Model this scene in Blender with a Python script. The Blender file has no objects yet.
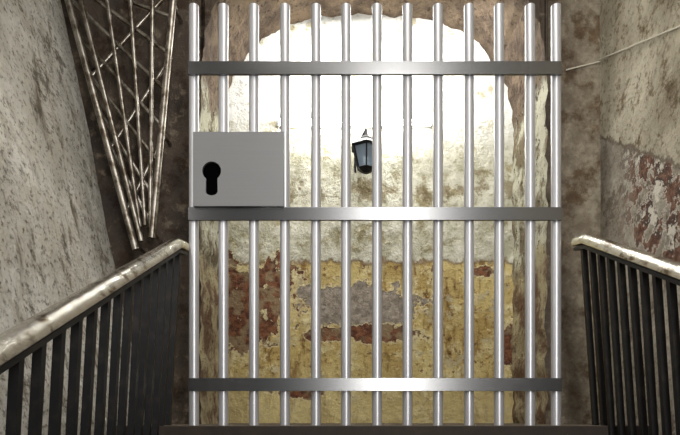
import bpy, bmesh, math, random
from mathutils import Vector, noise as mn
random.seed(4)
S=bpy.context.scene
S.view_settings.view_transform='Standard'
F=600.0; HR=418.0; CZ=0.037
def P(px,row,y): return Vector(((px-340)/F*y, y, CZ+(HR-row)/F*y))
def C(r,g,b):
    f=lambda c:(c/12.92 if c<=0.04045 else ((c+0.055)/1.055)**2.4)
    return (f(r/255),f(g/255),f(b/255),1)
# ---------------- node helper
class M:
    def __init__(s,name,rough=0.8,metal=0.0,spec=0.3):
        s.m=bpy.data.materials.new(name); s.m.use_nodes=True
        s.t=s.m.node_tree; s.n=s.t.nodes; s.b=s.n['Principled BSDF']
        s.b.inputs['Roughness'].default_value=rough; s.b.inputs['Metallic'].default_value=metal
        s.b.inputs['Specular IOR Level'].default_value=spec
        s.pos=s.n.new('ShaderNodeNewGeometry').outputs['Position']
        sp=s.n.new('ShaderNodeSeparateXYZ'); s.t.links.new(s.pos,sp.inputs[0])
        s.x,s.y,s.z=sp.outputs
    def put(s,sock,v):
        if isinstance(v,bpy.types.NodeSocket): s.t.links.new(v,sock)
        else: sock.default_value=v
    def noise(s,scale,detail=6,rough=0.6,dist=0.0,vec=None,off=0):
        nd=s.n.new('ShaderNodeTexNoise'); nd.inputs['Scale'].default_value=scale
        nd.inputs['Detail'].default_value=detail; nd.inputs['Roughness'].default_value=rough
        nd.inputs['Distortion'].default_value=dist
        v=vec or s.pos
        if off:
            v=s.vm('ADD',v,(off,off*.7,off*1.3))
        s.t.links.new(v,nd.inputs['Vector']); return nd.outputs['Fac']
    def vm(s,op,a,b):
        nd=s.n.new('ShaderNodeVectorMath'); nd.operation=op
        s.put(nd.inputs[0],a); s.put(nd.inputs[1],b)
        return nd.outputs['Value'] if op in('LENGTH','DISTANCE') else nd.outputs['Vector']
    def ma(s,op,a,b=0.0,c=None):
        nd=s.n.new('ShaderNodeMath'); nd.operation=op
        s.put(nd.inputs[0],a); s.put(nd.inputs[1],b)
        if c is not None: s.put(nd.inputs[2],c)
        return nd.outputs[0]
    def step(s,v,lo,hi):
        nd=s.n.new('ShaderNodeMapRange'); s.put(nd.inputs[0],v)
        nd.inputs[1].default_value=lo; nd.inputs[2].default_value=hi
        nd.inputs[3].default_value=0; nd.inputs[4].default_value=1; nd.clamp=True
        return nd.outputs[0]
    def mix(s,f,a,b):
        nd=s.n.new('ShaderNodeMix'); nd.data_type='RGBA'
        s.put(nd.inputs[0],f); s.put(nd.inputs[6],a); s.put(nd.inputs[7],b)
        return nd.outputs[2]
    def mul(s,f,a,b):
        nd=s.n.new('ShaderNodeMix'); nd.data_type='RGBA'; nd.blend_type='MULTIPLY'
        s.put(nd.inputs[0],f); s.put(nd.inputs[6],a); s.put(nd.inputs[7],b)
        return nd.outputs[2]
    def scalev(s,sx,sy,sz): return s.vm('MULTIPLY',s.pos,(sx,sy,sz))
    def blob(s,cx,cz,rx,rz):
        v=s.vm('SUBTRACT',s.pos,(cx,0,cz)); v=s.vm('MULTIPLY',v,(1/rx,0,1/rz))
        nd=s.n.new('ShaderNodeVectorMath'); nd.operation='LENGTH'; s.t.links.new(v,nd.inputs[0]); return nd.outputs['Value']
    def blobs(s,L):
        o=None
        for l in L:
            d=s.blob(*l); o=d if o is None else s.ma('MINIMUM',o,d)
        return o
    def col(s,c): s.put(s.b.inputs['Base Color'],c); return s
    def bump(s,h,strength=0.5,dist=0.02):
        nd=s.n.new('ShaderNodeBump'); nd.inputs['Strength'].default_value=strength; nd.inputs['Distance'].default_value=dist
        s.put(nd.inputs['Height'],h); s.t.links.new(nd.outputs[0],s.b.inputs['Normal']); return s
# ---------------- geometry helpers
def obj(name,verts,faces,mat=None,parent=None,smooth=False):
    me=bpy.data.meshes.new(name); me.from_pydata([tuple(v) for v in verts],[],faces); me.update()
    bm=bmesh.new(); bm.from_mesh(me); bmesh.ops.recalc_face_normals(bm,faces=bm.faces); bm.to_mesh(me); bm.free()
    o=bpy.data.objects.new(name,me); S.collection.objects.link(o)
    if mat: me.materials.append(mat.m)
    if smooth:
        for p in me.polygons: p.use_smooth=True
    if parent: o.parent=parent
    return o
def empty(name):
    e=bpy.data.objects.new(name,None); S.collection.objects.link(e); return e
def bevel(o,w=0.003,seg=2):
    m=o.modifiers.new('b','BEVEL'); m.width=w; m.segments=seg; m.limit_method='ANGLE'; return o
def box(name,a,b,mat,parent=None,bv=0):
    x0,y0,z0=a;x1,y1,z1=b
    v=[(x,y,z) for x in(x0,x1) for y in(y0,y1) for z in(z0,z1)]
    f=[(0,1,3,2),(4,6,7,5),(0,4,5,1),(2,3,7,6),(0,2,6,4),(1,5,7,3)]
    o=obj(name,v,f,mat,parent)
    if bv: bevel(o,bv)
    return o
def rods(name,segs,r,mat,parent=None,n=12,sq=False):
    V=[];Fc=[]
    if sq: n=4
    for a,b in segs:
        a=Vector(a);b=Vector(b);d=(b-a).normalized()
        u=d.cross(Vector((0,1,0)) if abs(d.y)<.9 else Vector((1,0,0))).normalized();w=d.cross(u)
        k=len(V)
        for p in(a,b):
            for i in range(n):
                t=2*math.pi*(i+.5)/n; V.append(p+r*(u*math.cos(t)+w*math.sin(t)))
        for i in range(n):
            j=(i+1)%n; Fc.append((k+i,k+j,k+n+j,k+n+i))
        Fc.append(tuple(k+i for i in range(n))[::-1]); Fc.append(tuple(k+n+i for i in range(n)))
    o=obj(name,V,Fc,mat,parent,smooth=not sq)
    if not sq:
        m=o.modifiers.new('e','EDGE_SPLIT'); m.split_angle=math.radians(50)
    return o
def sweep(name,path,prof,mat,parent=None,smooth=True):
    V=[];Fc=[];n=len(prof)
    for i,p in enumerate(path):
        p=Vector(p); a=Vector(path[max(i-1,0)]);b=Vector(path[min(i+1,len(path)-1)])
        d=(b-a).normalized(); side=d.cross(Vector((0,0,1))).normalized(); up=side.cross(d)
        for u,v in prof: V.append(p+side*u+up*v)
    for i in range(len(path)-1):
        for j in range(n):
            k=(j+1)%n; Fc.append((i*n+j,i*n+k,(i+1)*n+k,(i+1)*n+j))
    Fc.append(tuple(range(n))[::-1]); Fc.append(tuple((len(path)-1)*n+j for j in range(n)))
    o=obj(name,V,Fc,mat,parent,smooth)
    m=o.modifiers.new('e','EDGE_SPLIT'); m.split_angle=math.radians(50)
    return o
def grid(name,fn,nu,nv,mat):
    V=[fn(i/nu,j/nv) for j in range(nv+1) for i in range(nu+1)]
    Fc=[(j*(nu+1)+i,j*(nu+1)+i+1,(j+1)*(nu+1)+i+1,(j+1)*(nu+1)+i) for j in range(nv) for i in range(nu)]
    return obj(name,V,Fc,mat,smooth=True)

YF=3.6; YB=4.3
# ---------------- materials
L=M('plaster_grey')
n1=L.noise(1.6,8,.65); n2=L.noise(9,10,.7); n3=L.noise(38,6,.7)
c=L.mix(L.step(n1,.38,.62),C(186,181,168),C(236,232,222))
c=L.mix(L.step(n2,.50,.60),c,C(196,189,174))
c=L.mul(L.step(n3,.52,.64),c,C(150,142,128))
g1=L.noise(4,12,.78,off=5)
c=L.mix(L.ma('MULTIPLY',L.step(g1,.56,.61),.8),c,C(100,90,74))
st=L.noise(3,8,.7,vec=L.scalev(3,3,.7),off=2)
c=L.mul(L.step(st,.54,.66),c,C(156,147,130))
L.col(c).bump(L.ma('ADD',L.ma('ADD',n2,L.ma('MULTIPLY',n3,.5)),g1),1.0,.05)
B=M('plaster_brown')
n1=B.noise(2.5,8,.65); n2=B.noise(14,10,.7)
c=B.mix(B.step(n1,.35,.65),C(50,43,38),C(84,73,62))
c=B.mix(B.step(n2,.55,.66),c,C(112,101,86))
r=B.step(B.x,1.2,1.5)
c=B.mix(B.ma('MULTIPLY',r,.8),c,B.mix(B.step(n2,.4,.6),C(126,114,96),C(164,154,134)))
c=B.mul(B.step(B.noise(6,8,.7,off=3),.5,.6),c,C(190,172,154))
B.col(c).bump(n2,.8,.04)
R=M('plaster_reveal')
n1=R.noise(5,9,.7); n2=R.noise(22,8,.7)
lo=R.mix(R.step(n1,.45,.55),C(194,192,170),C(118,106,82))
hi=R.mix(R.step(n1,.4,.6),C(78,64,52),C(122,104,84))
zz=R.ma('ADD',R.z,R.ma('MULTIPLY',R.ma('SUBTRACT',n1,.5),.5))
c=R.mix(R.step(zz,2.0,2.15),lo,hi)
c=R.mix(R.step(n2,.56,.62),c,C(58,45,34))
dl=R.mix(R.step(n1,.42,.55),C(160,138,78),C(104,62,38))
c=R.mix(R.ma('MULTIPLY',R.ma('SUBTRACT',1.0,R.step(zz,1.0,1.1)),.55),c,dl)
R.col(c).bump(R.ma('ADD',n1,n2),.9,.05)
W=M('peeling_paint')
def bx(px,row,rx,rz):
    p=P(px,row,YB); return (p.x,p.z,rx/F*YB,rz/F*YB)
nA=W.noise(7,10,.65); nB=W.noise(26,8,.7); nC=W.noise(2.2,5,.5)
up=W.mix(W.step(nA,.4,.6),C(168,165,142),C(210,208,192))
up=W.mix(W.step(W.z,1.9,2.25),up,C(235,236,230))  # upper wall whitened in its colour to strengthen the lamp's wash
band=W.ma('ABSOLUTE',W.ma('SUBTRACT',W.z,P(0,190,YB).z)); band=W.ma('ADD',band,W.ma('MULTIPLY',W.ma('SUBTRACT',nA,.5),1.1))
up=W.mix(W.ma('MULTIPLY',W.ma('SUBTRACT',1.0,W.step(band,-.03,.03)),.8),up,C(136,124,98))
up=W.mul(W.step(nB,.56,.66),up,C(205,198,175))
up=W.mul(W.step(W.noise(4,9,.7,off=11),.54,.60),up,C(196,186,160))
yl=W.mix(W.step(nC,.4,.6),C(172,148,90),C(206,188,128))
yl=W.mix(W.step(nA,.5,.62),yl,C(214,202,156))
yl=W.mul(W.step(nB,.54,.66),yl,C(165,138,104))
dr=W.noise(4,9,.7,vec=W.scalev(2.4,1,.6),off=7)
yl=W.mul(W.step(dr,.52,.62),yl,C(172,148,114))
sp=W.noise(13,10,.72,off=21)
yl=W.mix(W.step(sp,.59,.61),yl,C(112,80,54))
yl=W.mix(W.ma('MULTIPLY',W.step(W.noise(6,10,.7,off=31),.57,.59),.8),yl,C(178,168,136))
low=W.step(W.ma('ADD',W.z,W.ma('MULTIPLY',W.ma('SUBTRACT',nA,.5),.8)),.12,.42)
yl=W.mix(W.ma('MULTIPLY',W.ma('SUBTRACT',1.0,low),.6),yl,C(205,190,138))
zb=P(0,262,YB).z
zz=W.ma('ADD',W.z,W.ma('MULTIPLY',W.ma('SUBTRACT',nA,.5),.22))
c=W.mix(W.step(zz,zb-.012,zb+.012),yl,up)
edge=W.ma('SUBTRACT',1.0,W.step(W.ma('ABSOLUTE',W.ma('SUBTRACT',zz,zb)),0,.025))
c=W.mix(W.ma('MULTIPLY',edge,.75),c,C(104,78,50))
def patch(c,L,colr,amp=1.9,n=nA,th=.95):
    d=W.ma('ADD',W.blobs(L),W.ma('MULTIPLY',W.ma('SUBTRACT',n,.5),amp*2))
    m=W.ma('SUBTRACT',1.0,W.step(d,th-.03,th+.03))
    e=W.ma('SUBTRACT',1.0,W.step(W.ma('ABSOLUTE',W.ma('SUBTRACT',d,th+.06)),.03,.12))
    c=W.mix(W.ma('MULTIPLY',e,.75),c,C(226,210,168))
    return W.mix(m,c,colr),m
red=W.mix(W.step(nB,.42,.58),C(78,46,32),C(130,84,56))
red=W.mix(W.step(W.noise(11,6,.6,off=9),.48,.58),red,C(136,116,88))
gry=W.mix(W.step(nB,.4,.6),C(120,110,98),C(166,156,142))
nD=W.noise(8,10,.65,off=4)
c,m1=patch(c,[bx(240,300,52,36),bx(282,275,24,12),bx(225,335,34,25)],red,2.3)
c,m2=patch(c,[bx(368,308,58,22),bx(335,300,30,16)],gry,1.5,nD)
c,m3=patch(c,[bx(375,333,46,9),bx(330,335,22,8)],red,1.3,nD)
c,m4=patch(c,[bx(516,342,20,24),bx(485,272,14,6),bx(300,392,22,8)],red,1.5)
mm=W.ma('MAXIMUM',W.ma('MAXIMUM',m1,m2),W.ma('MAXIMUM',m3,m4))
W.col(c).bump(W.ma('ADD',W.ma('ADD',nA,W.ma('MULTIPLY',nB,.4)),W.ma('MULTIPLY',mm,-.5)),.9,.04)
Q=M('plaster_right')
n1=Q.noise(3,8,.65); n2=Q.noise(11,10,.7); n3=Q.noise(34,6,.7)
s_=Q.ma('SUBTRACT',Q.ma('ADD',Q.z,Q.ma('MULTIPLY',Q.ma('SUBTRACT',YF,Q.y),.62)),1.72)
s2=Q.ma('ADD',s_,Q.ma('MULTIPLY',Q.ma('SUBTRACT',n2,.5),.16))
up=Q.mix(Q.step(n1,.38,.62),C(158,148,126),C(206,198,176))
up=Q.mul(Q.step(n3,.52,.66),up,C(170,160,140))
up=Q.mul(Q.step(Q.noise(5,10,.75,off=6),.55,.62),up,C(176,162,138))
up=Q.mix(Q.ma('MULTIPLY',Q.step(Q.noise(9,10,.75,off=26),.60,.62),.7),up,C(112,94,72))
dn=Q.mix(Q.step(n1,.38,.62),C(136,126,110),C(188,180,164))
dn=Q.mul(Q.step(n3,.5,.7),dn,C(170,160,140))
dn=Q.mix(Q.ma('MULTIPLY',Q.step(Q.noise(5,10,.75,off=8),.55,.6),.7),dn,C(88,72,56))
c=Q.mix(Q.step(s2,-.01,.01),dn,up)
ln_=Q.ma('SUBTRACT',1.0,Q.step(Q.ma('ABSOLUTE',s2),.004,.018))
c=Q.mix(Q.ma('MULTIPLY',ln_,.7),c,C(84,66,50))
inb=Q.ma('MULTIPLY',Q.step(s_,-.62,-.5),Q.ma('SUBTRACT',1.0,Q.step(s2,-.02,.0)))
inb=Q.ma('MULTIPLY',inb,Q.ma('SUBTRACT',1.0,Q.step(Q.y,3.15,3.4)))
n4=Q.noise(8,10,.7,off=15)
fl=Q.mix(Q.step(n3,.45,.55),C(98,64,50),C(132,98,78))
fl=Q.mix(Q.step(n4,.52,.54),fl,C(74,58,48))
fl=Q.mix(Q.step(n2,.52,.54),fl,dn)
fl=Q.mix(Q.step(n4,.58,.59),fl,C(220,213,198))
lip=Q.ma('SUBTRACT',1.0,Q.step(Q.ma('ABSOLUTE',Q.ma('SUBTRACT',n2,.53)),.006,.016))
fl=Q.mix(lip,fl,C(226,219,204))
c=Q.mix(inb,c,fl)
Q.col(c).bump(Q.ma('ADD',n2,Q.ma('MULTIPLY',n3,.5)),1.0,.055)
# metals
bar=M('polished_bar_steel',.36,.55,.5); bar.col(C(180,180,183))
band_m=M('dark_steel_band',.25,1.0,.5); band_m.col(C(116,116,116))
plate_m=M('brushed_plate_steel',.5,.6,.4)
nn=plate_m.noise(60,3,.5,vec=plate_m.scalev(.05,1,6)); plate_m.col(plate_m.mix(nn,C(108,108,108),C(116,116,116)))
dark=M('keyhole_dark',.9,0,.0); dark.col(C(4,4,4))  # near-black colour stands in for the dark inside the keyhole
iron=M('painted_black_iron',.5,.1,.3); iron.col(iron.mix(iron.step(iron.noise(20),.5,.7),C(13,13,15),C(34,31,28)))
wood=M('worn_chrome_handrail',.2,1.0,.6)
w1=wood.noise(14,8,.7,vec=wood.scalev(2,.6,2)); wood.col(wood.mix(wood.step(w1,.50,.62),C(236,233,224),C(122,106,80))).bump(w1,.4,.012)
lat=M('bare_metal_lattice',.3,.85,.5); w2=lat.noise(18); lat.col(lat.mix(lat.step(w2,.42,.6),C(160,154,144),C(92,82,70)))
stone=M('stair_stone',.8); w3=stone.noise(9,8,.7); stone.col(stone.mix(w3,C(60,50,40),C(98,88,74))).bump(w3,.4,.02)
nos=M('nosing_dark',.7); nos.col(nos.mix(nos.noise(14),C(26,20,16),C(52,42,34)))
glass=M('frosted_lantern_glass',.15,0,.5); glass.col(C(170,190,210)); glass.b.inputs['Transmission Weight'].default_value=.6
enam=M('white_enamel',.5); enam.col(C(235,235,233))
tube=M('lit_fluorescent_tube',.5); tube.b.inputs['Emission Color'].default_value=(1,.99,.95,1); tube.b.inputs['Emission Strength'].default_value=36; tube.col(C(255,255,255))
cab=M('cable_sheath',.6); cab.col(C(190,184,168))

# ---------------- shell
zc=3.5; xl=-2.3; xr=1.62
cx=.2; hw=1.04; spz=2.0; rise=.93; ex=2.6
def arch(n=110):
    pts=[]
    for i in range(41): pts.append((cx-hw, spz*i/41))
    for i in range(n+1):
        t=math.pi-math.pi*i/n; ct=math.cos(t); st=math.sin(t)
        pts.append((cx+hw*math.copysign(abs(ct)**(2/ex),ct), spz+rise*abs(st)**(2/ex)))
    for i in range(41): pts.append((cx+hw, spz*(1-(i+1)/41)))
    out=[]
    for k,(x,z) in enumerate(pts):
        j=mn.noise(Vector((x*9,z*9,1)))*.024+mn.noise(Vector((x*35,z*35,4)))*.014
        dx,dz=x-cx,z-min(z,spz); l=math.hypot(dx,dz) or 1
        out.append((x+dx/l*j, max(z+dz/l*j,0) if 0<k<len(pts)-1 else z))
    out[0]=(out[0][0],0); out[-1]=(out[-1][0],0)
    return out
A=arch(); N=len(A)
V=[];Fc=[]
for (x,z) in A:
    V.append((x,YF,z))
for (x,z) in A:
    if z<spz+.02: V.append((xl if x<cx else xr+.2,YF,z))
    else: V.append((x,YF,zc))
for i in range(N-1):
    a_low=A[i][1]<spz+.02; b_low=A[i+1][1]<spz+.02
    if a_low==b_low: Fc.append((i,i+1,N+i+1,N+i))
    else:
        k=len(V); V.append((xl if A[i][0]<cx else xr+.2,YF,zc))
        Fc.append((i,i+1,N+i+1,k,N+i))
obj('wall_back',V,Fc,B)
V=[];Fc=[];K=8
for k in range(K+1):
    f=k/K
    for (x,z) in A:
        V.append((x+mn.noise(Vector((x*5,f*3,z*5)))*.016*(0<f), YF+(YB-YF)*f, z))
for k in range(K):
    for i in range(N-1): Fc.append((k*N+i,k*N+i+1,(k+1)*N+i+1,(k+1)*N+i))
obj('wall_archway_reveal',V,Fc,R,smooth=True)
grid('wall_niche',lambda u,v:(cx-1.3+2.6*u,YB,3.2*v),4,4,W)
def lw(u,v):
    y=YF-3.5*u; z=-1.4+(zc+1.4)*v
    return (-1.15-.21*max(z,0)-.04*(YF-y)+mn.noise(Vector((y*1.3,z*1.3,0)))*.02+mn.noise(Vector((y*7,z*7,3)))*.006,y,z)
grid('wall_left',lw,90,110,L)
grid('wall_right',lambda u,v:(1.56+.03*u*3.5+mn.noise(Vector((u*5,v*6,7)))*.015,YF-3.5*u,-1.4+(zc+1.4)*v),50,60,Q)
box('ceiling',(xl,-.1,zc),(xr+.2,YB+.1,zc+.1),L)
box('landing_floor',(-1.10,2.88,-.3),(1.53,YB,0),stone)
stp=empty('staircase')
for i in range(8):
    y1=2.88-.34*i; z1=-.16*(i+1)
    if y1-.34<0.1: break
    box('step_%d'%(i+1),(-1.1,y1-.34,z1-.16),(1.53,y1,z1),stone,stp)
box('nosing',(-1.05,2.85,-.055),(1.5,2.89,-.001),nos,stp,.004)
box('riser',(-1.05,2.872,-.159),(1.5,2.88,-.056),nos,stp)
box('floor',(-1.6,-.5,-1.42),(1.9,.25,-1.3),stone)

# ---------------- gate
g=empty('prison_bar_gate'); G=3.0
xs=[194,223.5,254,285,316,346,377,407.5,438,469,499,530,556]
rods('vertical_bars',[((((x-340)/200),G,0.0),((x-340)/200,G,P(0,3.5,G-.02).z)) for x in xs],.0245,bar,g,n=32)
yb=G-.040
for i,row in enumerate((67.5,213.5,384.5)):
    a=P(188,row+6.5,yb); b=P(562,row-6.5,yb)
    box('cross_band_%d'%(i+1),(a.x,yb,a.z),(b.x,G-.024,b.z),band_m,g,.001)
cu=bpy.data.curves.new('lock_plate','CURVE'); cu.dimensions='2D'; cu.fill_mode='BOTH'; cu.extrude=.008
def spl(pts):
    s=cu.splines.new('POLY'); s.points.add(len(pts)-1)
    for q,(x,y) in zip(s.points,pts): q.co=(x,y,0,1)
    s.use_cyclic_u=True
yp=G-.052
p0=P(193.5,206.5,yp);p1=P(284,132.5,yp)
spl([(p0.x,p0.z),(p1.x,p0.z),(p1.x,p1.z),(p0.x,p1.z)])
kc=P(212,171.5,yp); r=.046; hb=P(0,196,yp).z
kp=[]
a0=math.radians(-52)
for i in range(33):
    t=a0+(2*math.pi-2*math.radians(38))*i/32
    kp.append((kc.x+r*math.cos(t),kc.z+r*math.sin(t)))
sw=.028
for i in range(9):
    t=math.pi+math.pi*i/8
    kp.append((kc.x+sw*math.cos(t)*1.05,hb+.02+.02*math.sin(t)))
spl(kp)
o=bpy.data.objects.new('lock_plate',cu); S.collection.objects.link(o); o.rotation_euler=(math.pi/2,0,0); o.location=(0,yp,0)
cu.materials.append(plate_m.m); o.parent=g
box('lock_case',(p0.x+.004,yp+.009,p0.z+.004),(p1.x-.004,G+.03,p1.z-.004),dark,g)

# ---------------- stair railings
def railing(name,x,path,ys,lean):
    e=empty(name)
    prof=[(-.036,-.026),(-.040,-.008),(-.036,.012),(-.022,.026),(0,.031),(.022,.026),(.036,.012),(.040,-.008),(.036,-.026),(.02,-.032),(-.02,-.032)]
    prof=[(u*.8,v*.82) for u,v in prof]
    sweep('handrail',path,prof,wood,e)
    sweep('rail_flat_iron',[Vector(p)-Vector((0,0,.040)) for p in path],[(-.022,-.008),(.022,-.008),(.022,.008),(-.022,.008)],iron,e,False)
    def zr(y):
        for a,b in zip(path,path[1:]):
            if b[1]<=y<=a[1]: return a[2]+(b[2]-a[2])*(a[1]-y)/(a[1]-b[1])
        return path[-1][2]
    seg=[]
    for y in ys:
        if y>=2.88: zf=0
        else: zf=-.16*(int((2.88-y)/.34)+1)
        seg.append(((x,y,zr(y)-.045),(x+lean,y,zf)))
    rods('balusters',seg,.018,iron,e,sq=True)
    return e
ys=[3.0-.115*i for i in range(18)]
xL=-.81
pl=[(xL,3.10,.925),(xL,2.96,.90)]
for i in range(1,12):
    t=i/11; y=2.96-1.96*t; pl.append((xL,y,.90-.455*(2.96-y)))
railing('stair_railing',xL,pl,ys,-.05)
xR=1.235
pr=[(xR,3.12,.955),(xR,2.99,.93)]
for i in range(1,12):
    t=i/11; y=2.99-1.4*t; pr.append((xR,y,.93-.44*(2.99-y)))
railing('stair_railing',xR,pr,[3.04-.10*i for i in range(14)],.06)

# ---------------- upper-flight railing
yl_=3.42
a0_,a1_=P(60,-30,yl_),P(136,250,yl_); b0_,b1_=P(176,-30,yl_),P(152,238,yl_)
la=lambda t:a0_.lerp(a1_,t); lb=lambda t:b0_.lerp(b1_,t)
le=empty('metal_grille_railing')
rods('stringers',[(a0_,a1_),(b0_,b1_)],.020,lat,le,n=16)
rods('inner_rail',[(a0_+Vector((.075,0,0)),la(.97)+Vector((.045,0,0)))],.014,lat,le)
off=Vector((0,.022,0))
def at(s,t): return la(t).lerp(lb(t),s)
rods('long_bars',[(at(s,0)+off,at(s,e_)+off) for s,e_ in((.36,.93),(.58,.93),(.79,.95))],.012,lat,le)
rods('diagonal_bars',[(la(max(t,0)) .lerp(lb(t+.36),0 if t>=0 else -t/.36)+2*off,lb(min(t+.36,.97))+2*off) for t in(-.2,-.06,.08,.22,.36,.50,.61)],.012,lat,le,n=8)
rods('cross_braces',[(la(.36)+2.6*off,lb(.02)+2.6*off),(la(.62)+2.6*off,lb(.30)+2.6*off),(la(.84)+2.6*off,lb(.60)+2.6*off)],.012,lat,le,n=8)
rods('wall_brackets',[(q,q+Vector((0,.17,0))) for q in(la(.3),lb(.12),la(.98),lb(.98),lb(.6))],.012,lat,le)

# ---------------- lantern
ln=empty('wall_lantern'); yc=YB-.17
ce=P(366,155,yc)
def ring(z,r,n=6): return [(ce.x+r*math.cos(2*math.pi*(i+.5)/n),yc+r*math.sin(2*math.pi*(i+.5)/n),ce.z+z) for i in range(n)]
def frus(name,zs,mat):
    V=[];Fc=[];n=6
    for z,r in zs: V+=ring(z,r)
    for k in range(len(zs)-1):
        for i in range(n):
            j=(i+1)%n; Fc.append((k*n+i,k*n+j,(k+1)*n+j,(k+1)*n+i))
    Fc.append(tuple(range(n))); Fc.append(tuple((len(zs)-1)*n+i for i in range(n)))
    return obj(name,V,Fc,mat,ln)
frus('glass_panes',[(-.095,.058),(.045,.092)],glass)
frus('roof',[(.043,.112),(.055,.116),(.10,.05),(.115,.045),(.13,.018),(.15,.012)],iron)
frus('base',[(-.125,.02),(-.11,.045),(-.093,.062)],iron)
a=ring(-.095,.060);b=ring(.045,.096)
rods('frame_ribs',list(zip(a,b)),.006,iron,ln,n=6)
rods('hanging_arm',[((ce.x,yc,ce.z+.14),(ce.x,yc,ce.z+.175)),((ce.x,yc,ce.z+.175),(ce.x-.07,YB-.02,ce.z+.10)),((ce.x-.07,YB-.025,ce.z+.14),(ce.x-.07,YB-.025,ce.z-.06))],.009,iron,ln,n=8)

# ---------------- fluorescent lamp
fe=empty('fluorescent_lamp')
q0=P(276,122,YB-.10);q1=P(434,122,YB-.10)
box('housing',(q0.x,YB-.045,q0.z),(q1.x,YB-.002,q0.z+.05),enam,fe,.006)
rods('tube',[((q0.x+.02,YB-.10,q0.z),(q1.x-.02,YB-.10,q0.z))],.02,tube,fe)
rods('tube_ends',[((q0.x,YB-.10,q0.z),(q0.x+.02,YB-.10,q0.z)),((q1.x-.02,YB-.10,q0.z),(q1.x,YB-.10,q0.z))],.023,enam,fe)
rods('lamp_holders',[((q0.x+.01,YB-.10,q0.z+.01),(q0.x+.01,YB-.04,q0.z+.01)),((q1.x-.01,YB-.10,q0.z+.01),(q1.x-.01,YB-.04,q0.z+.01))],.012,enam,fe)
rods('wall_cable',[(P(566,70,YF-.012),P(602,61,YF-.012)),(Vector((1.548,YF-.012,P(0,61,YF).z)),Vector((1.60,2.2,1.62)))],.004,cab)

# ---------------- lights
def area(name,loc,tgt,sx,sy,e,col=(1,1,1)):
    l=bpy.data.lights.new(name,'AREA'); l.shape='RECTANGLE'; l.size=sx; l.size_y=sy; l.energy=e; l.color=col
    o=bpy.data.objects.new(name,l); S.collection.objects.link(o); o.location=loc
    o.rotation_euler=(Vector(tgt)-Vector(loc)).to_track_quat('-Z','Y').to_euler(); return o
area('strip_fill',(.62,-1.0,2.2),(.62,3,2.2),.6,4.8,165,(1,.985,.965))  # unseen strip added behind camera: bright centre on the crossbars, plus fill
area('side_light',(-1.33,1.7,1.5),(.3,3.1,1.3),.25,1.8,8,(1,.98,.96))  # added off-frame light, brightens the left side of the vertical bars
area('overhead_fill',(.1,1.5,3.45),(.1,1.5,0),1.6,1.6,42,(1,.975,.93))  # added soft overhead fill to lift the walls, no fixture
area('niche_wash_fill',(.25,YB-.35,2.75),(.3,YB,2.0),1.2,.15,36,(1,.99,.97))  # added unseen light inside the arch, washes the back wall along with the tube
w=bpy.data.worlds.new('w'); S.world=w; w.use_nodes=True; w.node_tree.nodes['Background'].inputs[0].default_value=(.8,.85,1,1); w.node_tree.nodes['Background'].inputs[1].default_value=.03
cam=bpy.data.cameras.new('camera'); co=bpy.data.objects.new('camera',cam); S.collection.objects.link(co)
co.location=(0,0,CZ); co.rotation_euler=(math.pi/2,0,0); cam.sensor_width=36; cam.lens=36*F/680; cam.shift_y=(HR-217.5)/680; cam.clip_start=.02
S.camera=co
